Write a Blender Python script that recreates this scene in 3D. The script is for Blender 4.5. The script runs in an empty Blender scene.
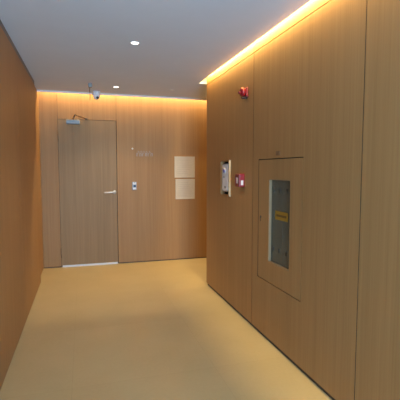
import bpy, bmesh, math, random
from mathutils import Vector, Matrix
S = bpy.context.scene
C = S.collection
random.seed(4)
PI = math.pi

# ------------------------------------------------------------------ camera
CAMH = 1.45
cam = bpy.data.cameras.new('camera')
cam.sensor_width = 36.0
cam.lens = 394.06 / 400 * 36.0
cam.clip_start = 0.02
camo = bpy.data.objects.new('camera', cam)
C.objects.link(camo)
camo.location = (0, 0, CAMH)
camo.rotation_euler = (PI / 2 - 0.0771, 0.0, -0.2884)
S.camera = camo

# ------------------------------------------------------------------ exposure, world, large lights
S.view_settings.view_transform = 'Standard'
S.view_settings.look = 'None'
S.view_settings.gamma = 1.0
S.view_settings.use_curve_mapping = False
S.view_settings.exposure = 0.1
DAY_W = 600.0  # cool fill, added outside the unseen rear window
DAY_SIDE = 10.0      # side fill, added outside the unseen left window          
COVE_R = 23.0          # W per metre
COVE_B = 10.5
SPOT_W = 8.0
WARM = (1.0, 0.67, 0.21)
WARM_B = (1.0, 0.72, 0.36)

w = bpy.data.worlds.new('world')
S.world = w
w.use_nodes = True
w.node_tree.nodes['Background'].inputs[0].default_value = (0.62, 0.78, 1.0, 1)
w.node_tree.nodes['Background'].inputs[1].default_value = 1.0


def area(name, loc, rot, sx, sy, power, col):
    l = bpy.data.lights.new(name, 'AREA')
    l.shape = 'RECTANGLE'
    l.size, l.size_y = sx, sy
    l.energy = power
    l.color = col
    o = bpy.data.objects.new(name, l)
    C.objects.link(o)
    o.location = loc
    o.rotation_euler = rot
    return o


# plan of the place (metres)
XL, XR = -0.548, 1.468        # wall faces
XL2 = -0.580                  # left wall beyond its step
YE, YL = 4.66, 5.34           # right wall corner, left wall step
YB = 6.11                     # back wall face
YREAR = -2.6
XEND = 3.6                    # end of the side passage
HC = 2.54                     # ceiling
HL = 2.76                     # lid above the cove slots
XC = 1.437                    # ceiling edge along the right wall
YC = 5.91                     # ceiling edge along the back wall
YC2 = 4.90                    # far edge of the slot round the corner

area('day_fill', (0.45, YREAR - 0.45, 1.0), (PI / 2 + 0.6, 0, 0), 1.9, 1.9, DAY_W, (0.46, 0.70, 1.0))  # unseen lamp added at the rear, tilted up to cool the ceiling
area('day_fill', (XL - 0.62, -0.45, 1.0), (0, -(PI / 2 + 0.85), 0), 1.6, 3.2, DAY_SIDE, (0.45, 0.70, 1.0))  # second unseen lamp, added on the left for the near ceiling
L1 = YE + 2.8
area('cove_light', (XC + 0.009, YE - L1 / 2, 2.60), (0, -0.95, 0), 0.02, L1, COVE_R * L1, WARM)
area('cove_light', ((XC + XEND) / 2, YE + 0.08, 2.66), (0, 0, 0), XEND - XC, 0.02, COVE_R * (XEND - XC) * 0.35, WARM)
LB = XEND - XL2
area('cove_light', ((XL2 + XEND) / 2, YB - 0.06, 2.68), (0, 0, 0), LB, 0.02, COVE_B * LB, WARM_B)


# ------------------------------------------------------------------ materials
def newmat(name):
    m = bpy.data.materials.new(name)
    m.use_nodes = True
    nt = m.node_tree
    return m, nt, nt.nodes['Principled BSDF']


def flat(name, col, rough=0.5, metal=0.0, noise=0.06, nscale=30.0, spec=0.5):
    m, nt, b = newmat(name)
    n = nt.nodes.new('ShaderNodeTexNoise')
    n.inputs['Scale'].default_value = nscale
    tc = nt.nodes.new('ShaderNodeTexCoord')
    nt.links.new(tc.outputs['Object'], n.inputs['Vector'])
    r = nt.nodes.new('ShaderNodeValToRGB')
    r.color_ramp.elements[0].position = 0.3
    r.color_ramp.elements[1].position = 0.7
    r.color_ramp.elements[0].color = tuple(c * (1 - noise) for c in col) + (1,)
    r.color_ramp.elements[1].color = tuple(min(1, c * (1 + noise)) for c in col) + (1,)
    nt.links.new(n.outputs['Fac'], r.inputs['Fac'])
    nt.links.new(r.outputs['Color'], b.inputs['Base Color'])
    b.inputs['Roughness'].default_value = rough
    b.inputs['Metallic'].default_value = metal
    b.inputs['Specular IOR Level'].default_value = spec
    return m


def wood(name, dark, light, rough=0.55):
    m, nt, b = newmat(name)
    N, L = nt.nodes, nt.links
    tc = N.new('ShaderNodeTexCoord')
    oi = N.new('ShaderNodeObjectInfo')
    off = N.new('ShaderNodeVectorMath'); off.operation = 'SCALE'
    comb = N.new('ShaderNodeCombineXYZ')
    for k in range(3):
        L.new(oi.outputs['Random'], comb.inputs[k])
    L.new(comb.outputs[0], off.inputs[0]); off.inputs['Scale'].default_value = 7.0
    add = N.new('ShaderNodeVectorMath'); add.operation = 'ADD'
    L.new(tc.outputs['Object'], add.inputs[0]); L.new(off.outputs[0], add.inputs[1])

    def nz(scale, detail):
        mp = N.new('ShaderNodeMapping'); mp.inputs['Scale'].default_value = scale
        L.new(add.outputs[0], mp.inputs['Vector'])
        n = N.new('ShaderNodeTexNoise'); n.inputs['Scale'].default_value = 1.0
        n.inputs['Detail'].default_value = detail
        L.new(mp.outputs[0], n.inputs['Vector'])
        return n
    fine = nz((110, 110, 1.6), 4)
    mid = nz((22, 22, 0.35), 3)
    wide = nz((3.0, 3.0, 0.12), 1)
    m1 = N.new('ShaderNodeMath'); m1.operation = 'MULTIPLY_ADD'
    L.new(fine.outputs['Fac'], m1.inputs[0]); m1.inputs[1].default_value = 0.45
    m2 = N.new('ShaderNodeMath'); m2.operation = 'MULTIPLY_ADD'
    L.new(mid.outputs['Fac'], m2.inputs[0]); m2.inputs[1].default_value = 0.4
    m3 = N.new('ShaderNodeMath'); m3.operation = 'MULTIPLY'
    L.new(wide.outputs['Fac'], m3.inputs[0]); m3.inputs[1].default_value = 0.15
    L.new(m3.outputs[0], m2.inputs[2]); L.new(m2.outputs[0], m1.inputs[2])
    r = N.new('ShaderNodeValToRGB')
    r.color_ramp.elements[0].position = 0.3; r.color_ramp.elements[0].color = dark + (1,)
    r.color_ramp.elements[1].position = 0.68; r.color_ramp.elements[1].color = light + (1,)
    L.new(m1.outputs[0], r.inputs['Fac'])
    hsv = N.new('ShaderNodeHueSaturation')
    mr = N.new('ShaderNodeMapRange')
    mr.inputs['To Min'].default_value = 0.96; mr.inputs['To Max'].default_value = 1.04
    L.new(oi.outputs['Random'], mr.inputs['Value']); L.new(mr.outputs[0], hsv.inputs['Value'])
    L.new(r.outputs['Color'], hsv.inputs['Color'])
    L.new(hsv.outputs['Color'], b.inputs['Base Color'])
    b.inputs['Roughness'].default_value = rough
    b.inputs['Specular IOR Level'].default_value = 0.35
    return m


def emis(name, col, strength):
    m, nt, b = newmat(name)
    b.inputs['Base Color'].default_value = (0.9, 0.9, 0.9, 1)
    b.inputs['Emission Color'].default_value = col + (1,)
    b.inputs['Emission Strength'].default_value = strength
    return m


def pane_mat(name, tint, clear, rough=0.08):
    m, nt, b = newmat(name)
    N, L = nt.nodes, nt.links
    tr = N.new('ShaderNodeBsdfTransparent')
    tr.inputs[0].default_value = (0.9, 0.93, 0.9, 1)
    mx = N.new('ShaderNodeMixShader'); mx.inputs[0].default_value = clear
    b.inputs['Base Color'].default_value = tint + (1,)
    b.inputs['Roughness'].default_value = rough
    L.new(b.outputs[0], mx.inputs[1]); L.new(tr.outputs[0], mx.inputs[2])
    L.new(mx.outputs[0], N['Material Output'].inputs['Surface'])
    return m


def floor_mat():
    m, nt, b = newmat('beige_floor_tile')
    N, L = nt.nodes, nt.links
    tc = N.new('ShaderNodeTexCoord')
    n1 = N.new('ShaderNodeTexNoise'); n1.inputs['Scale'].default_value = 2.2; n1.inputs['Detail'].default_value = 5
    n2 = N.new('ShaderNodeTexNoise'); n2.inputs['Scale'].default_value = 45; n2.inputs['Detail'].default_value = 3
    br = N.new('ShaderNodeTexBrick')
    br.offset = 0.0
    br.inputs['Color1'].default_value = (1, 1, 1, 1); br.inputs['Color2'].default_value = (0.97, 0.97, 0.97, 1)
    br.inputs['Mortar'].default_value = (0.90, 0.89, 0.87, 1)
    br.inputs['Scale'].default_value = 1.0
    br.inputs['Mortar Size'].default_value = 0.0016
    br.inputs['Mortar Smooth'].default_value = 0.2
    br.inputs['Brick Width'].default_value = 1.0; br.inputs['Row Height'].default_value = 1.0
    mp = N.new('ShaderNodeMapping'); mp.inputs['Location'].default_value = (0.1, 0.35, 0)
    L.new(tc.outputs['Object'], mp.inputs['Vector'])
    L.new(mp.outputs[0], br.inputs['Vector'])
    L.new(tc.outputs['Object'], n1.inputs['Vector']); L.new(tc.outputs['Object'], n2.inputs['Vector'])
    m1 = N.new('ShaderNodeMath'); m1.operation = 'MULTIPLY_ADD'; m1.inputs[1].default_value = 0.3
    m2 = N.new('ShaderNodeMath'); m2.operation = 'MULTIPLY'; m2.inputs[1].default_value = 0.7
    L.new(n1.outputs['Fac'], m2.inputs[0]); L.new(n2.outputs['Fac'], m1.inputs[0]); L.new(m2.outputs[0], m1.inputs[2])
    r = N.new('ShaderNodeValToRGB')
    r.color_ramp.elements[0].position = 0.25; r.color_ramp.elements[0].color = FLOOR_D + (1,)
    r.color_ramp.elements[1].position = 0.75; r.color_ramp.elements[1].color = FLOOR_L + (1,)
    L.new(m1.outputs[0], r.inputs['Fac'])
    mul = N.new('ShaderNodeMixRGB'); mul.blend_type = 'MULTIPLY'; mul.inputs[0].default_value = 1
    L.new(r.outputs['Color'], mul.inputs[1]); L.new(br.outputs['Color'], mul.inputs[2])
    L.new(mul.outputs[0], b.inputs['Base Color'])
    b.inputs['Roughness'].default_value = 0.5
    b.inputs['Specular IOR Level'].default_value = 0.4
    return m


FLOOR_D = (0.455, 0.356, 0.180)
FLOOR_L = (0.53, 0.418, 0.218)
M = {}
M['wood'] = wood('oak_veneer', (0.290, 0.154, 0.058), (0.385, 0.213, 0.086))
M['wood_door'] = wood('oak_veneer_door', (0.245, 0.147, 0.066), (0.328, 0.203, 0.095))
M['core'] = flat('dark_wall_core', (0.035, 0.025, 0.018), 0.8)
M['plinth'] = flat('dark_plinth', (0.05, 0.036, 0.026), 0.6)
M['floor'] = floor_mat()
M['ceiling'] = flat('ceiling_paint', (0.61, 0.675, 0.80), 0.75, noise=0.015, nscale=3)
M['slot'] = flat('cove_slot_paint', (0.80, 0.78, 0.74), 0.8, noise=0.02)
M['reveal'] = flat('grey_reveal', (0.13, 0.12, 0.115), 0.5)
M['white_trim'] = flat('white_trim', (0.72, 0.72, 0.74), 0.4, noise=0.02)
M['plaster'] = flat('plaster', (0.60, 0.58, 0.55), 0.8)
M['steel'] = flat('brushed_steel', (0.62, 0.61, 0.60), 0.4, 0.45, noise=0.04, nscale=80)
M['silver'] = flat('silver_paint', (0.22, 0.23, 0.245), 0.4, 0.3)
M['bronze'] = flat('bronze_arm', (0.22, 0.13, 0.07), 0.45, 0.5)
M['dark'] = flat('dark_plastic', (0.02, 0.02, 0.022), 0.35)
M['white'] = flat('white_plastic', (0.74, 0.74, 0.78), 0.4, noise=0.02)
M['red'] = flat('red_plastic', (0.21, 0.006, 0.013), 0.35, noise=0.04)
M['darkred'] = flat('dark_red_plastic', (0.16, 0.010, 0.014), 0.4, noise=0.04)
M['label'] = flat('white_label', (0.60, 0.57, 0.60), 0.5, noise=0.02)
M['blue'] = flat('blue_button', (0.03, 0.05, 0.35), 0.3)
M['screen'] = flat('dark_blue_screen', (0.010, 0.025, 0.07), 0.15)
M['lit_edge'] = flat('pale_lit_edge', (0.50, 0.37, 0.22), 0.55, noise=0.05)  # paler tone for the lit near side of the box frame
M['edge'] = flat('window_edge_banding', (0.24, 0.16, 0.085), 0.6, noise=0.05)
M['latch'] = flat('dark_latch', (0.07, 0.045, 0.03), 0.45)
M['box'] = flat('grey_box_paint', (0.26, 0.27, 0.24), 0.55)
M['pane'] = pane_mat('smoky_pane', (0.135, 0.14, 0.112), 0.30, 0.25)
M['winpane'] = pane_mat('window_pane', (0.5, 0.5, 0.5), 0.92, 0.03)
M['amber'] = flat('amber_sticker', (0.33, 0.19, 0.018), 0.5)
M['amber_dark'] = flat('sticker_print', (0.10, 0.05, 0.01), 0.5)
M['cream'] = flat('cream_acrylic', (0.57, 0.485, 0.37), 0.4, noise=0.05, nscale=8)
M['cream_edge'] = flat('cream_border', (0.58, 0.50, 0.39), 0.35, noise=0.03)
M['print'] = flat('faint_print', (0.47, 0.39, 0.29), 0.5)
M['letter'] = flat('grey_metal_letter', (0.35, 0.31, 0.275), 0.4, 0.3)
M['brass'] = flat('dull_brass', (0.12, 0.10, 0.06), 0.4, 0.6)
M['hose'] = flat('hose_canvas', (0.16, 0.15, 0.12), 0.9)
M['lamp'] = emis('downlight_lens', (1.0, 0.93, 0.84), 5.0)
M['redlens'] = flat('clear_red_lens', (0.55, 0.10, 0.09), 0.15)


# ------------------------------------------------------------------ mesh helpers (all in world metres)
def add_box(bm, a, b, mi=0):
    x0, y0, z0 = [min(a[i], b[i]) for i in range(3)]
    x1, y1, z1 = [max(a[i], b[i]) for i in range(3)]
    v = [bm.verts.new(p) for p in ((x0, y0, z0), (x1, y0, z0), (x1, y1, z0), (x0, y1, z0),
                                   (x0, y0, z1), (x1, y0, z1), (x1, y1, z1), (x0, y1, z1))]
    for f in ((3, 2, 1, 0), (4, 5, 6, 7), (0, 1, 5, 4), (1, 2, 6, 5), (2, 3, 7, 6), (3, 0, 4, 7)):
        bm.faces.new([v[i] for i in f]).material_index = mi


def add_lathe(bm, base, axis, prof, seg=24, mi=0):
    """prof: list of (radius, height along axis)"""
    ax = Vector(axis).normalized()
    q = Vector((0, 0, 1)).rotation_difference(ax)
    rings = []
    for r, h in prof:
        if r < 1e-6:
            rings.append([bm.verts.new(Vector(base) + q @ Vector((0, 0, h)))])
        else:
            rings.append([bm.verts.new(Vector(base) + q @ Vector((r * math.cos(2 * PI * k / seg), r * math.sin(2 * PI * k / seg), h))) for k in range(seg)])
    for A, B in zip(rings, rings[1:]):
        for k in range(seg):
            k2 = (k + 1) % seg
            if len(A) == 1 and len(B) == 1:
                continue
            if len(A) == 1:
                f = [A[0], B[k2], B[k]][::-1]
            elif len(B) == 1:
                f = [A[k], A[k2], B[0]]
            else:
                f = [A[k], A[k2], B[k2], B[k]]
            fc = bm.faces.new(f); fc.material_index = mi; fc.smooth = True
    for R, flip in ((rings[0], True), (rings[-1], False)):
        if len(R) > 1:
            f = bm.faces.new(R[::-1] if flip else R); f.material_index = mi


def add_tube(bm, pts, r, seg=10, mi=0):
    pts = [Vector(p) for p in pts]
    rings = []
    for i, p in enumerate(pts):
        d = (pts[min(i + 1, len(pts) - 1)] - pts[max(i - 1, 0)]).normalized()
        q = Vector((0, 0, 1)).rotation_difference(d)
        rr = r[i] if isinstance(r, (list, tuple)) else r
        rings.append([bm.verts.new(p + q @ Vector((rr * math.cos(2 * PI * k / seg), rr * math.sin(2 * PI * k / seg), 0))) for k in range(seg)])
    for A, B in zip(rings, rings[1:]):
        for k in range(seg):
            k2 = (k + 1) % seg
            f = bm.faces.new([A[k], A[k2], B[k2], B[k]]); f.smooth = True; f.material_index = mi
    bm.faces.new(rings[0][::-1]).material_index = mi
    bm.faces.new(rings[-1]).material_index = mi


def slab(bm, axis, lo, hi, ra, rb, holes=()):
    """Slab normal to `axis` from lo to hi; ra, rb ranges on the two other axes (in xyz order); rectangular holes (a0,a1,b0,b1)."""
    A = sorted({ra[0], ra[1]} | {v for h in holes for v in h[:2] if ra[0] < v < ra[1]})
    B = sorted({rb[0], rb[1]} | {v for h in holes for v in h[2:] if rb[0] < v < rb[1]})

    def solid(i, j):
        if not (0 <= i < len(A) - 1 and 0 <= j < len(B) - 1):
            return False
        ca, cb = (A[i] + A[i + 1]) / 2, (B[j] + B[j + 1]) / 2
        return not any(h[0] < ca < h[1] and h[2] < cb < h[3] for h in holes)
    cache = {}

    def V(i, j, t):
        k = (i, j, t)
        if k not in cache:
            p = [A[i], B[j]]
            p.insert(axis, (lo, hi)[t])
            cache[k] = bm.verts.new(p)
        return cache[k]
    for i in range(len(A) - 1):
        for j in range(len(B) - 1):
            if not solid(i, j):
                continue
            bm.faces.new([V(i, j, 0), V(i, j + 1, 0), V(i + 1, j + 1, 0), V(i + 1, j, 0)])
            bm.faces.new([V(i, j, 1), V(i + 1, j, 1), V(i + 1, j + 1, 1), V(i, j + 1, 1)])
            for (di, dj, e) in ((-1, 0, ((i, j), (i, j + 1))), (1, 0, ((i + 1, j), (i + 1, j + 1))),
                                (0, -1, ((i, j), (i + 1, j))), (0, 1, ((i, j + 1), (i + 1, j + 1)))):
                if not solid(i + di, j + dj):
                    p, q = e
                    bm.faces.new([V(*p, 0), V(*q, 0), V(*q, 1), V(*p, 1)])
    bmesh.ops.recalc_face_normals(bm, faces=bm.faces)


def obj(name, bm, mats, parent=None, bevel=0.0, origin=None, seg=2):
    bmesh.ops.recalc_face_normals(bm, faces=bm.faces)
    if origin is None:
        o0 = Vector(parent['_o']) if parent is not None and '_o' in parent else Vector((0, 0, 0))
    else:
        o0 = Vector(origin)
    for v in bm.verts:
        v.co -= o0
    me = bpy.data.meshes.new(name)
    bm.to_mesh(me); bm.free()
    if not isinstance(mats, (list, tuple)):
        mats = [mats]
    for m in mats:
        me.materials.append(m)
    o = bpy.data.objects.new(name, me)
    C.objects.link(o)
    if parent is not None:
        o.parent = parent
        o['_o'] = list(o0)
    else:
        o.location = o0
        o['_o'] = list(o0)
    if bevel:
        md = o.modifiers.new('bevel', 'BEVEL')
        md.width = bevel; md.segments = seg; md.limit_method = 'ANGLE'
        md.harden_normals = False
    return o


def thing(name, loc, label, cat, group=None):
    o = bpy.data.objects.new(name, None)
    C.objects.link(o)
    o.empty_display_size = 0.1
    o.location = loc
    o['_o'] = list(loc)
    o['label'] = label; o['category'] = cat
    if group:
        o['group'] = group
    return o


def struct(o, label, cat):
    o['kind'] = 'structure'; o['label'] = label; o['category'] = cat
    return o


def box(name, a, b, mat, parent=None, bevel=0.0, **k):
    bm = bmesh.new(); add_box(bm, a, b)
    return obj(name, bm, mat, parent, bevel, **k)


def shade_edges(bm):
    """the panels' side edges are sealed in dark brown: second material slot"""
    bm.normal_update()
    for f in bm.faces:
        if abs(f.normal.y) > 0.9:
            f.material_index = 1


G = 0.0026       # half of a panel seam

# ------------------------------------------------------------------ floor and ceiling
bm = bmesh.new(); add_box(bm, (-0.9, YREAR - 0.15, -0.1), (XEND + 0.15, YB + 0.2, 0))
struct(obj('floor', bm, M['floor']), 'beige large format tile floor running the whole corridor', 'floor')

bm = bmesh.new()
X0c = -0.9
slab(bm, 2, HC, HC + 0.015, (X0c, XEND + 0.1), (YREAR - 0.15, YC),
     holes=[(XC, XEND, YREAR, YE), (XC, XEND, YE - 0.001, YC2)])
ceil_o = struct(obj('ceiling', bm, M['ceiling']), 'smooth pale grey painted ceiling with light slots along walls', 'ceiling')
bm = bmesh.new()
add_box(bm, (X0c, YREAR - 0.15, HL), (XEND + 0.1, YB + 0.2, HL + 0.05))      # slab over the slots
add_box(bm, (XC - 0.03, YREAR - 0.1, HC + 0.015), (XC - 0.012, YC2 + 0.03, HL))     # upstand behind the right slot
add_box(bm, (XC - 0.012, YC2 + 0.012, HC + 0.015), (XEND, YC2 + 0.03, HL))
add_box(bm, (X0c, YC - 0.03, HC + 0.015), (XEND, YC - 0.012, HL))
obj('cove_box', bm, M['slot'], ceil_o)
bm = bmesh.new(); add_box(bm, (XL2, YC, HC - 0.022), (XEND, YC + 0.008, HC + 0.022))
obj('edge_trim', bm, M['white_trim'], ceil_o)

# ------------------------------------------------------------------ right wall: core, plinth and veneer panels
CAB = (2.430, 3.152, 0.508, 1.537)        # hose cabinet (y0,y1,z0,z1)
NICHE = (3.830, 4.112, 1.170, 1.548)      # recessed wall box
core = bmesh.new()
XP = XR + 0.02
slab(core, 0, XP, XP + 0.24, (YREAR - 0.1, YE - 0.02), (0, HL), holes=[CAB, NICHE])
wr = struct(obj('wall_right', core, M['core']), 'oak veneer panelled right wall with hose cabinet set in it', 'wall')
seams = [YREAR - 0.1, -1.1, 0.385, 1.828, 3.274, YE]
ZJ = 2.477
for a, b_ in zip(seams, seams[1:]):
    bm = bmesh.new()
    hs = [h for h in (CAB, NICHE) if a < h[0] < b_]
    hs = [(h[0] - 0.002, h[1] + 0.002, h[2] - 0.002, h[3] + 0.002) for h in hs]
    slab(bm, 0, XR, XP, (a + G, b_ - (G if b_ < YE else 0)), (0.03, ZJ - 0.003), holes=hs)
    shade_edges(bm)
    obj('wall_panel', bm, [M['wood'], M['core']], wr)
    bm = bmesh.new()
    add_box(bm, (XR, a + G, ZJ + 0.003), (XP, b_ - (G if b_ < YE else 0), HL))
    if b_ < YE:
        shade_edges(bm)
    obj('cornice_panel', bm, [M['wood'], M['core']], wr)
# return face of the corner, towards the side passage
bm = bmesh.new(); add_box(bm, (XP, YE - 0.02, 0.03), (XEND, YE, HL))
obj('return_panel', bm, M['wood'], wr)
bm = bmesh.new()
add_box(bm, (XR + 0.012, YREAR - 0.1, 0), (XP, YE - 0.012, 0.03))
add_box(bm, (XP, YE - 0.02, 0), (XEND, YE - 0.012, 0.03))
struct(obj('baseboard_right', bm, M['plinth']), 'thin dark recessed plinth under the right wall', 'baseboard')

# ------------------------------------------------------------------ left wall
SIDEW = (-2.0, 1.2, 0.45, 2.42)  # opening for the unseen side window, added to let cool light in
bm = bmesh.new()
slab(bm, 0, XL2 - 0.26, XL2 - 0.02, (YREAR - 0.1, YB + 0.1), (0, HL), holes=[SIDEW])
wl = struct(obj('wall_left', bm, M['core']), 'oak veneer panelled left wall with grey shadow gap at the top', 'wall')
ls = [YREAR - 0.1, -2.2, 1.3, 2.41, 3.90, YL]
for a, b_ in zip(ls, ls[1:]):
    bm = bmesh.new()
    slab(bm, 0, XL2 - 0.02, XL, (a + G * 0.7, b_ - (G * 0.7 if b_ < YL else 0)), (0.012, HC - 0.052),
         holes=[SIDEW] if a < SIDEW[0] < b_ else [])
    if b_ < YL:
        shade_edges(bm)
    obj('wall_panel', bm, [M['wood'], M['core']], wl)
bm = bmesh.new(); add_box(bm, (XL2 - 0.02, YL + 0.001, 0.012), (XL2, YB - 0.001, HC - 0.001))
obj('end_panel', bm, M['wood'], wl)
bm = bmesh.new(); add_box(bm, (XL2 - 0.02, YREAR - 0.1, HC - 0.051), (XL - 0.003, YL - 0.003, HC - 0.0005))
struct(obj('trim_left', bm, M['reveal']), 'grey shadow gap strip between left wall and ceiling', 'trim')
bm = bmesh.new()
add_box(bm, (XL2 - 0.02, YREAR - 0.1, 0), (XL - 0.008, YL - 0.004, 0.0115))
struct(obj('baseboard_left', bm, M['plinth']), 'thin dark gap line under the left wall', 'baseboard')

# ------------------------------------------------------------------ back wall
DX0, DX1, DZ = -0.332, 0.498, 2.178
bm = bmesh.new()
slab(bm, 1, YB + 0.02, YB + 0.14, (XL2 - 0.1, XEND + 0.1), (0, HL), holes=[(DX0, DX1, -1, DZ)])
wb = struct(obj('wall_back', bm, M['core']), 'oak veneer panelled back wall with flush door', 'wall')
for (a, b_, z0, z1, nm) in ((XL2, DX0 - 0.004, 0.016, HL, 'wall_panel'), (DX0, DX1, DZ + 0.004, HL, 'transom_panel'),
                            (DX1 + 0.004, XEND, 0.016, HL, 'wall_panel')):
    bm = bmesh.new(); add_box(bm, (a, YB, z0), (b_, YB + 0.0195, z1))
    obj(nm, bm, M['wood'], wb)
bm = bmesh.new()
add_box(bm, (XL2, YB + 0.008, 0), (DX0 - 0.004, YB + 0.0195, 0.0155))
add_box(bm, (DX1 + 0.004, YB + 0.008, 0), (XEND, YB + 0.0195, 0.0155))
struct(obj('baseboard_back', bm, M['plinth']), 'thin dark gap line under the back wall', 'baseboard')
bm = bmesh.new(); add_box(bm, (XEND, YE - 0.02, 0), (XEND + 0.1, YB + 0.14, HL))
struct(obj('wall_passage', bm, M['plaster']), 'plain plaster wall closing the side passage', 'wall')

# rear end of the corridor: wall with a tall window added behind the camera for light
bm = bmesh.new()
slab(bm, 1, YREAR - 0.1, YREAR, (XL2 - 0.1, XR + 0.2), (0, HL), holes=[(-0.45, 1.38, 0.1, 2.5)])
struct(obj('wall_rear', bm, M['plaster']), 'plaster wall behind the viewpoint with an added tall window', 'wall')
bm = bmesh.new()
slab(bm, 1, YREAR - 0.08, YREAR - 0.03, (-0.45, 1.38), (0.1, 2.5), holes=[(-0.40, 0.44, 0.15, 2.45), (0.49, 1.33, 0.15, 2.45)])
wn = struct(obj('added_window_1', bm, M['white_trim']), 'unseen tall two light window added at the rear for cool light', 'window')
for a, b_ in ((-0.40, 0.44), (0.49, 1.33)):
    bm = bmesh.new(); add_box(bm, (a, YREAR - 0.058, 0.15), (b_, YREAR - 0.052, 2.45))
    obj('pane', bm, M['winpane'], wn)
bm = bmesh.new()
ym = (SIDEW[0] + SIDEW[1]) / 2
cells = ((SIDEW[0] + 0.05, ym - 0.025), (ym + 0.025, SIDEW[1] - 0.05))
slab(bm, 0, XL2 - 0.22, XL2 - 0.16, SIDEW[:2], SIDEW[2:], holes=[(a, b_, SIDEW[2] + 0.05, SIDEW[3] - 0.05) for a, b_ in cells])
wn = struct(obj('added_window_2', bm, M['white_trim']), 'unseen wide two light window added in the left wall for cool light', 'window')
for a, b_ in cells:
    bm = bmesh.new(); add_box(bm, (XL2 - 0.193, a, SIDEW[2] + 0.05), (XL2 - 0.187, b_, SIDEW[3] - 0.05))
    obj('pane', bm, M['winpane'], wn)

# ------------------------------------------------------------------ door
d = thing('door_1', ((DX0 + DX1) / 2, YB, 0), 'flush oak veneer door with silver lever and overhead closer in back wall', 'door')
d['kind'] = 'structure'
bm = bmesh.new(); add_box(bm, (DX0, YB + 0.001, 0.0275), (DX1 - 0.004, YB + 0.045, DZ))
obj('door_leaf', bm, M['wood_door'], d, 0.001)
bm = bmesh.new(); add_box(bm, (DX0 + 0.015, YB - 0.004, 0.0), (DX1 - 0.010, YB + 0.02, 0.027))  # pale strip in place of light showing under the door
s = obj('gap_light_strip', bm, M['white_trim'], d); s['label'] = 'pale strip standing in for light through the gap under the door'
bm = bmesh.new(); add_box(bm, (DX0 + 0.002, YB + 0.046, 0.0), (DX1 - 0.002, YB + 0.12, DZ - 0.002))
obj('door_jamb', bm, M['core'], d)
for z in (0.14, 1.86):
    bm = bmesh.new(); add_lathe(bm, (DX0 - 0.0015, YB - 0.003, z), (0, 0, 1), [(0.006, 0), (0.006, 0.15)], 12)
    obj('hinge', bm, M['bronze'], d)
# lever handle
hx, hz = 0.455, 1.108
bm = bmesh.new(); add_lathe(bm, (hx, YB + 0.002, hz), (0, -1, 0), [(0.026, 0), (0.026, 0.008), (0.022, 0.011), (0, 0.011)])
hd = obj('door_handle', bm, M['steel'], d); hd['label'] = 'brushed steel lever handle'
bm = bmesh.new()
add_tube(bm, [(hx, YB - 0.006, hz), (hx, YB - 0.045, hz), (hx - 0.006, YB - 0.056, hz), (hx - 0.02, YB - 0.060, hz), (hx - 0.148, YB - 0.060, hz - 0.002), (hx - 0.154, YB - 0.055, hz - 0.002)], [0.011, 0.011, 0.011, 0.0115, 0.0115, 0.008], 14)
obj('lever', bm, M['steel'], hd)
# closer
bm = bmesh.new(); add_box(bm, (-0.215, YB - 0.066, 2.108), (-0.024, YB + 0.002, 2.170))
dc = obj('door_closer', bm, M['silver'], d, 0.008, seg=3); dc['label'] = 'silver overhead door closer'
bm = bmesh.new()
kn = (-0.088, YB - 0.32, 2.206)
add_lathe(bm, (-0.118, YB - 0.032, 2.168), (0, 0, 1), [(0.010, 0), (0.010, 0.028)], 12)
add_tube(bm, [(-0.118, YB - 0.032, 2.190), kn], 0.009)
add_tube(bm, [kn, (0.055, YB - 0.03, 2.196)], 0.008)
add_lathe(bm, (kn[0], kn[1], 2.195), (0, 0, 1), [(0.011, 0), (0.011, 0.022)], 12)
obj('closer_arm', bm, M['bronze'], dc)
bm = bmesh.new(); add_box(bm, (0.035, YB - 0.040, 2.186), (0.085, YB + 0.001, 2.204))
obj('arm_bracket', bm, M['bronze'], dc, 0.002)

# ------------------------------------------------------------------ downlights
def downlight(x, y, label, visible=True):
    t = thing('downlight', (x, y, HC), label, 'ceiling light', 'recessed ceiling downlights')
    bm = bmesh.new()
    add_lathe(bm, (x, y, HC + 0.003), (0, 0, -1), [(0.032, 0), (0.042, 0.003), (0.042, 0.005), (0.036, 0.007), (0.032, 0.005), (0.032, 0.001)], 32)
    obj('trim_ring', bm, M['white_trim'], t)
    bm = bmesh.new(); add_lathe(bm, (x, y, HC + 0.002), (0, 0, -1), [(0.0315, 0), (0.0315, 0.004), (0.025, 0.006), (0, 0.007)], 32)
    obj('lens', bm, M['lamp'], t)
    l = bpy.data.lights.new('downlight_beam', 'SPOT')
    l.energy = SPOT_W * 4; l.color = (1.0, 0.90, 0.78); l.spot_size = math.radians(105); l.spot_blend = 0.8
    l.shadow_soft_size = 0.035
    lo = bpy.data.objects.new('downlight_beam', l); C.objects.link(lo)
    lo.parent = t; lo.location = (0, 0, -0.03)
    return t


downlight(0.455, 3.51, 'round white ceiling downlight, the larger and nearer of the two lit ones')
downlight(0.447, 5.41, 'round white ceiling downlight near the back wall, smaller of the two lit ones')

# ------------------------------------------------------------------ ceiling devices
t = thing('sprinkler_cover', (1.20, 5.40, HC), 'small flat round sprinkler cover on the ceiling near the back wall', 'sprinkler')
bm = bmesh.new(); add_lathe(bm, (1.20, 5.40, HC), (0, 0, -1), [(0.032, 0), (0.032, 0.003), (0.030, 0.005), (0, 0.005)], 28)
obj('cover_plate', bm, M['white_trim'], t)
bm = bmesh.new(); add_lathe(bm, (1.20, 5.40, HC - 0.0045), (0, 0, -1), [(0.012, 0), (0.012, 0.004), (0, 0.004)], 16)
obj('rim', bm, M['white_trim'], t)

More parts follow.
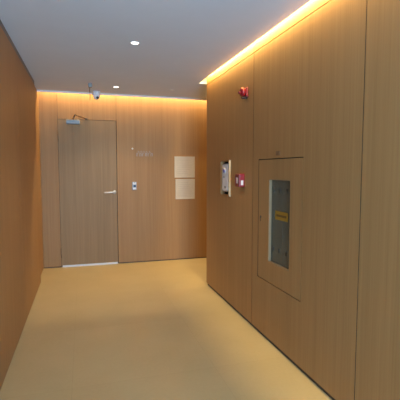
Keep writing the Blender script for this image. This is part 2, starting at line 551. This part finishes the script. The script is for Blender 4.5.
cx, cy = 0.206, 5.80
t = thing('security_camera', (cx, cy, HC), 'white turret security camera on the ceiling above the door', 'camera')
bm = bmesh.new(); add_lathe(bm, (cx, cy, HC), (0, 0, -1), [(0.050, 0), (0.050, 0.012), (0.054, 0.016), (0.054, 0.045), (0.050, 0.052), (0, 0.052)], 32)
obj('base', bm, M['white'], t)
ctr = Vector((cx, cy, HC - 0.066))
bm = bmesh.new(); bmesh.ops.create_uvsphere(bm, u_segments=32, v_segments=20, radius=0.046)
for v in bm.verts:
    v.co += ctr
for f in bm.faces:
    f.smooth = True
ball = obj('ball', bm, M['white'], t)
dr = Vector((0.30, -0.80, -0.52)).normalized()
bm = bmesh.new(); add_lathe(bm, ctr + dr * 0.040, dr, [(0.019, 0), (0.019, 0.010), (0.016, 0.013), (0, 0.011)], 24)
obj('camera_lens', bm, M['dark'], ball)

sx, sy = 0.112, 5.28
t = thing('ceiling_sensor', (sx, sy, HC), 'small grey ceiling box with a thin cable hanging, left of the security camera', 'sensor')
bm = bmesh.new(); add_box(bm, (sx - 0.022, sy - 0.022, HC - 0.052), (sx + 0.022, sy + 0.022, HC))
obj('body', bm, M['silver'], t, 0.006, seg=3)
bm = bmesh.new()
add_tube(bm, [(sx - 0.004, sy, HC - 0.045), (sx - 0.006, sy, HC - 0.09), (sx - 0.002, sy + 0.002, HC - 0.15), (sx - 0.004, sy, HC - 0.215)], 0.0045, 8)
obj('cable', bm, M['bronze'], t)

# ------------------------------------------------------------------ back wall fittings
t = thing('access_reader', (0.757, YB, 1.197), 'small white access reader with dark blue screen right of the door', 'access reader')
bm = bmesh.new(); add_box(bm, (0.722, YB - 0.010, 1.135), (0.792, YB, 1.262))
obj('back_plate', bm, M['silver'], t, 0.006, seg=3)
bm = bmesh.new()
slab(bm, 1, YB - 0.024, YB - 0.010, (0.733, 0.783), (1.145, 1.252), holes=[(0.753, 0.763, 1.238, 1.26)])
obj('housing', bm, M['white'], t, 0.003)
bm = bmesh.new(); add_box(bm, (0.737, YB - 0.0265, 1.176), (0.780, YB - 0.0235, 1.219))
obj('screen', bm, M['screen'], t, 0.001)


def notice(x0, x1, z0, z1, label):
    t = thing('notice_board', ((x0 + x1) / 2, YB, z0), label, 'notice', 'framed notices on the back wall')
    bm = bmesh.new(); slab(bm, 1, YB - 0.014, YB, (x0, x1), (z0, z1), holes=[(x0 + 0.022, x1 - 0.022, z0 + 0.022, z1 - 0.022)])
    obj('frame', bm, M['cream_edge'], t, 0.002)
    bm = bmesh.new(); add_box(bm, (x0 + 0.021, YB - 0.009, z0 + 0.021), (x1 - 0.021, YB, z1 - 0.021))
    sh = obj('sheet', bm, M['cream'], t)
    bm = bmesh.new()
    z = z1 - 0.055
    while z > z0 + 0.05:
        add_box(bm, (x0 + 0.04, YB - 0.0096, z - 0.005), (x1 - 0.04 - random.random() * 0.09, YB - 0.0088, z))
        z -= 0.030
    obj('printed_lines', bm, M['print'], sh)


u0 = XL
notice(1.391, 1.722, 1.322, 1.656, 'upper of the two square cream framed notices on the back wall')
notice(1.406, 1.721, 0.979, 1.300, 'lower of the two square cream framed notices on the back wall')

# small raised grey lettering, too small to read
t = thing('raised_lettering', (0.89, YB, 1.68), 'faint small grey raised lettering on wall above the access reader', 'sign')
bm = bmesh.new(); add_lathe(bm, (0.735, YB, 1.768), (0, -1, 0), [(0.013, 0), (0.013, 0.006), (0, 0.006)], 14)
obj('emblem', bm, M['steel'], t)
for row, z, n, xs in ((0, 1.715, 5, 0.82), (1, 1.655, 6, 0.80)):
    for k in range(n):
        x = xs + k * 0.043
        h = 0.045 if row else 0.018
        bm = bmesh.new()
        add_box(bm, (x, YB - 0.006, z), (x + 0.006, YB, z + h))
        if row:
            add_box(bm, (x + 0.006, YB - 0.006, z + h - 0.006), (x + 0.022, YB, z + h))
            if k % 2:
                add_box(bm, (x + 0.022, YB - 0.006, z), (x + 0.028, YB, z + h))
        else:
            add_box(bm, (x + 0.006, YB - 0.006, z), (x + 0.028, YB, z + 0.005))
        obj('letter', bm, M['letter'], t)

# ------------------------------------------------------------------ fire alarm sounder, high on the right wall
ay, az = 3.43, 2.158
t = thing('alarm_sounder', (XR, ay, az), 'red alarm sounder high on the right wall', 'alarm')
bm = bmesh.new(); add_box(bm, (XR - 0.022, ay - 0.042, az - 0.045), (XR, ay + 0.042, az + 0.045))
obj('base', bm, M['darkred'], t, 0.008, seg=3)
bm = bmesh.new(); add_lathe(bm, (XR - 0.020, ay, az + 0.004), (-1, 0, 0), [(0.036, 0), (0.040, 0.012), (0.040, 0.030), (0.034, 0.040), (0.020, 0.044), (0, 0.044)], 28)
obj('horn', bm, M['red'], t)
bm = bmesh.new(); add_lathe(bm, (XR - 0.062, ay, az - 0.004), (-1, 0, 0), [(0.013, 0), (0.013, 0.016), (0.008, 0.022), (0, 0.023)], 18)
obj('nozzle', bm, M['darkred'], t)
bm = bmesh.new(); add_box(bm, (XR - 0.05, ay - 0.020, az - 0.056), (XR - 0.004, ay + 0.020, az - 0.044))
obj('strobe_window', bm, M['dark'], t, 0.003)

# ------------------------------------------------------------------ manual call point
y0, y1, z0, z1 = 3.462, 3.565, 1.285, 1.410
t = thing('fire_call_point', (XR, (y0 + y1) / 2, z0), 'red manual fire call point with white label right of the wall box', 'call point')
bm = bmesh.new(); add_box(bm, (XR - 0.052, y0, z0), (XR, y1, z1))
hs_ = obj('housing', bm, M['red'], t, 0.005, seg=3)
bm = bmesh.new(); slab(bm, 0, XR - 0.058, XR - 0.051, (y0 + 0.004, y1 - 0.004), (z0 + 0.004, z1 - 0.004), holes=[(y0 + 0.022, y1 - 0.022, z0 + 0.03, z1 - 0.03)])
obj('front_cover', bm, M['darkred'], t, 0.002)
bm = bmesh.new(); add_box(bm, (XR - 0.056, y0 + 0.028, z0 + 0.034), (XR - 0.050, y1 - 0.028, z1 - 0.036))
obj('break_panel', bm, M['label'], t, 0.001)
bm = bmesh.new(); add_box(bm, (XR - 0.038, y0 - 0.0012, z0 + 0.018), (XR - 0.014, y0 + 0.002, z0 + 0.062))
obj('label_plate', bm, M['label'], t)

# ------------------------------------------------------------------ recessed wall box and the white unit in it
y0, y1, z0, z1 = NICHE
t = thing('recessed_wall_box', (XR, (y0 + y1) / 2, z0), 'framed recessed box in the right wall left of red call point', 'wall box')
bm = bmesh.new()
f_ = 0.012
slab(bm, 0, XR - 0.014, XR + 0.03, (y0 + 0.001, y1 - 0.001), (z0 + 0.001, z1 - 0.001), holes=[(y0 + f_, y1 - f_, z0 + f_, z1 - f_)])
obj('frame', bm, M['wood'], t, 0.001)
bm = bmesh.new(); add_box(bm, (XR - 0.020, y0 + 0.001, z0 + 0.001), (XR - 0.0145, y0 + f_, z1 - 0.001))  # light on the frame's near side put into a paler colour
add_box(bm, (XR - 0.020, y0 - 0.002, z0 + 0.001), (XR - 0.0005, y0 + 0.0008, z1 - 0.001))
e_ = obj('edge_strip', bm, M['lit_edge'], t); e_['label'] = 'pale strip for the lit near side of the frame'
bm = bmesh.new()
add_box(bm, (XR + 0.085, y0 + 0.001, z0 + 0.001), (XR + 0.095, y1 - 0.001, z1 - 0.001))
for (a, b_) in (((y0 + 0.001, z0 + 0.001), (y0 + f_, z1 - 0.001)), ((y1 - f_, z0 + 0.001), (y1 - 0.001, z1 - 0.001)),
                ((y0 + f_, z0 + 0.001), (y1 - f_, z0 + f_)), ((y0 + f_, z1 - f_), (y1 - f_, z1 - 0.001))):
    add_box(bm, (XR + 0.030, a[0], a[1]), (XR + 0.085, b_[0], b_[1]))
obj('liner', bm, M['core'], t)

y0, y1, z0, z1 = 3.872, 4.078, 1.212, 1.512
xf = XR - 0.012
t = thing('wall_intercom', (XR + 0.085, (y0 + y1) / 2, z0), 'white rounded unit with blue button inside the recessed wall box', 'intercom')
bm = bmesh.new(); add_box(bm, (xf, y0, z0), (XR + 0.084, y1, z1))
obj('body', bm, M['white'], t, 0.030, seg=5)
bm = bmesh.new(); add_lathe(bm, (xf + 0.001, 3.985, 1.436), (-1, 0, 0), [(0.034, 0), (0.034, 0.005), (0.030, 0.007), (0, 0.007)], 24)
bt = obj('button', bm, M['white'], t)
bm = bmesh.new(); add_lathe(bm, (xf - 0.005, 3.985, 1.436), (-1, 0, 0), [(0.022, 0), (0.022, 0.004), (0, 0.006)], 20)
obj('button_cap', bm, M['blue'], bt)
for (yy, zz, r) in ((4.0, 1.37, 0.010), (3.965, 1.262, 0.014)):
    bm = bmesh.new(); add_lathe(bm, (xf + 0.001, yy, zz), (-1, 0, 0), [(r, 0), (r, 0.003), (0, 0.003)], 16)
    obj('indicator', bm, M['dark'], t)

# ------------------------------------------------------------------ fire hose cabinet
y0, y1, z0, z1 = CAB
W0, W1, V0, V1 = 2.600, 2.950, 0.684, 1.372      # window in the door
t = thing('fire_hose_cabinet', (XR, (y0 + y1) / 2, z0), 'oak fronted hose cabinet with grey glass window set in right wall', 'cabinet')
bm = bmesh.new()
XB = XR + 0.23
add_box(bm, (XB, y0 + 0.002, z0 + 0.002), (XB + 0.008, y1 - 0.002, z1 - 0.002))
for (a, b_) in (((y0 + 0.002, z0 + 0.002), (y0 + 0.012, z1 - 0.002)), ((y1 - 0.012, z0 + 0.002), (y1 - 0.002, z1 - 0.002)),
                ((y0 + 0.012, z0 + 0.002), (y1 - 0.012, z0 + 0.012)), ((y0 + 0.012, z1 - 0.012), (y1 - 0.012, z1 - 0.002))):
    add_box(bm, (XR + 0.034, a[0], a[1]), (XB, b_[0], b_[1]))
obj('box', bm, M['box'], t)
bm = bmesh.new()
slab(bm, 0, XR, XR + 0.020, (y0 + 0.006, y1 - 0.006), (z0 + 0.005, z1 - 0.005), holes=[(W0, W1, V0, V1)])
cd = obj('cabinet_door', bm, M['wood'], t)
bm = bmesh.new()
slab(bm, 0, XR + 0.0005, XR + 0.024, (W0, W1), (V0, V1), holes=[(W0 + 0.006, W1 - 0.006, V0 + 0.006, V1 - 0.006)])
wt = obj('window_edge', bm, M['edge'], cd); wt['label'] = 'pale edging round the window'
bm = bmesh.new(); add_box(bm, (XR + 0.024, W0 - 0.02, V0 - 0.02), (XR + 0.029, W1 + 0.02, V1 + 0.02))
obj('pane', bm, M['pane'], cd)
# vent slots of the pane, three above and three below, and the amber sticker
for zz in (1.285, 0.800):
    for yy in (2.690, 2.805, 2.905):
        bm = bmesh.new(); add_box(bm, (XR + 0.022, yy - 0.010, zz - 0.018), (XR + 0.0245, yy + 0.010, zz + 0.018))
        obj('vent_slot', bm, M['dark'], cd, 0.004)
bm = bmesh.new()
add_box(bm, (XR + 0.0228, 2.672, 1.048), (XR + 0.0242, 2.878, 1.118), 0)
add_box(bm, (XR + 0.0222, 2.692, 1.074), (XR + 0.0230, 2.858, 1.092), 1)
st = obj('sticker', bm, [M['amber'], M['amber_dark']], cd); st['label'] = 'amber sticker on the pane'
bm = bmesh.new()
add_lathe(bm, (XR + 0.001, 3.098, 1.045), (-1, 0, 0), [(0.011, 0), (0.011, 0.004), (0.006, 0.006), (0, 0.006)], 18)
lt = obj('latch', bm, M['latch'], cd)
bm = bmesh.new(); add_box(bm, (XR - 0.007, 3.092, 1.006), (XR - 0.004, 3.103, 1.046))
obj('latch_tongue', bm, M['latch'], lt, 0.001)
# valve inside
bm = bmesh.new()
vy, vz = 2.66, 0.86
add_lathe(bm, (XB, vy, vz), (-1, 0, 0), [(0.030, 0), (0.030, 0.07), (0.036, 0.08), (0.036, 0.10), (0.022, 0.11), (0.022, 0.13)], 20)
add_lathe(bm, (XB - 0.13, vy, vz), (-1, 0, 0), [(0.045, 0), (0.050, 0.008), (0.045, 0.016)], 20)
add_tube(bm, [(XB - 0.06, vy, vz), (XB - 0.06, vy + 0.02, vz - 0.05), (XB - 0.06, vy + 0.03, vz - 0.11)], 0.024, 14)
obj('valve', bm, M['brass'], t)

t = thing('name_plate', (XR, 2.80, 1.575), 'tiny brown plate on the right wall just above the hose cabinet', 'plate')
bm = bmesh.new(); add_box(bm, (XR - 0.003, 2.770, 1.560), (XR, 2.835, 1.595))
obj('plate', bm, M['bronze'], t, 0.001)

for o in list(bpy.data.objects):
    if '_o' in o:
        del o['_o']
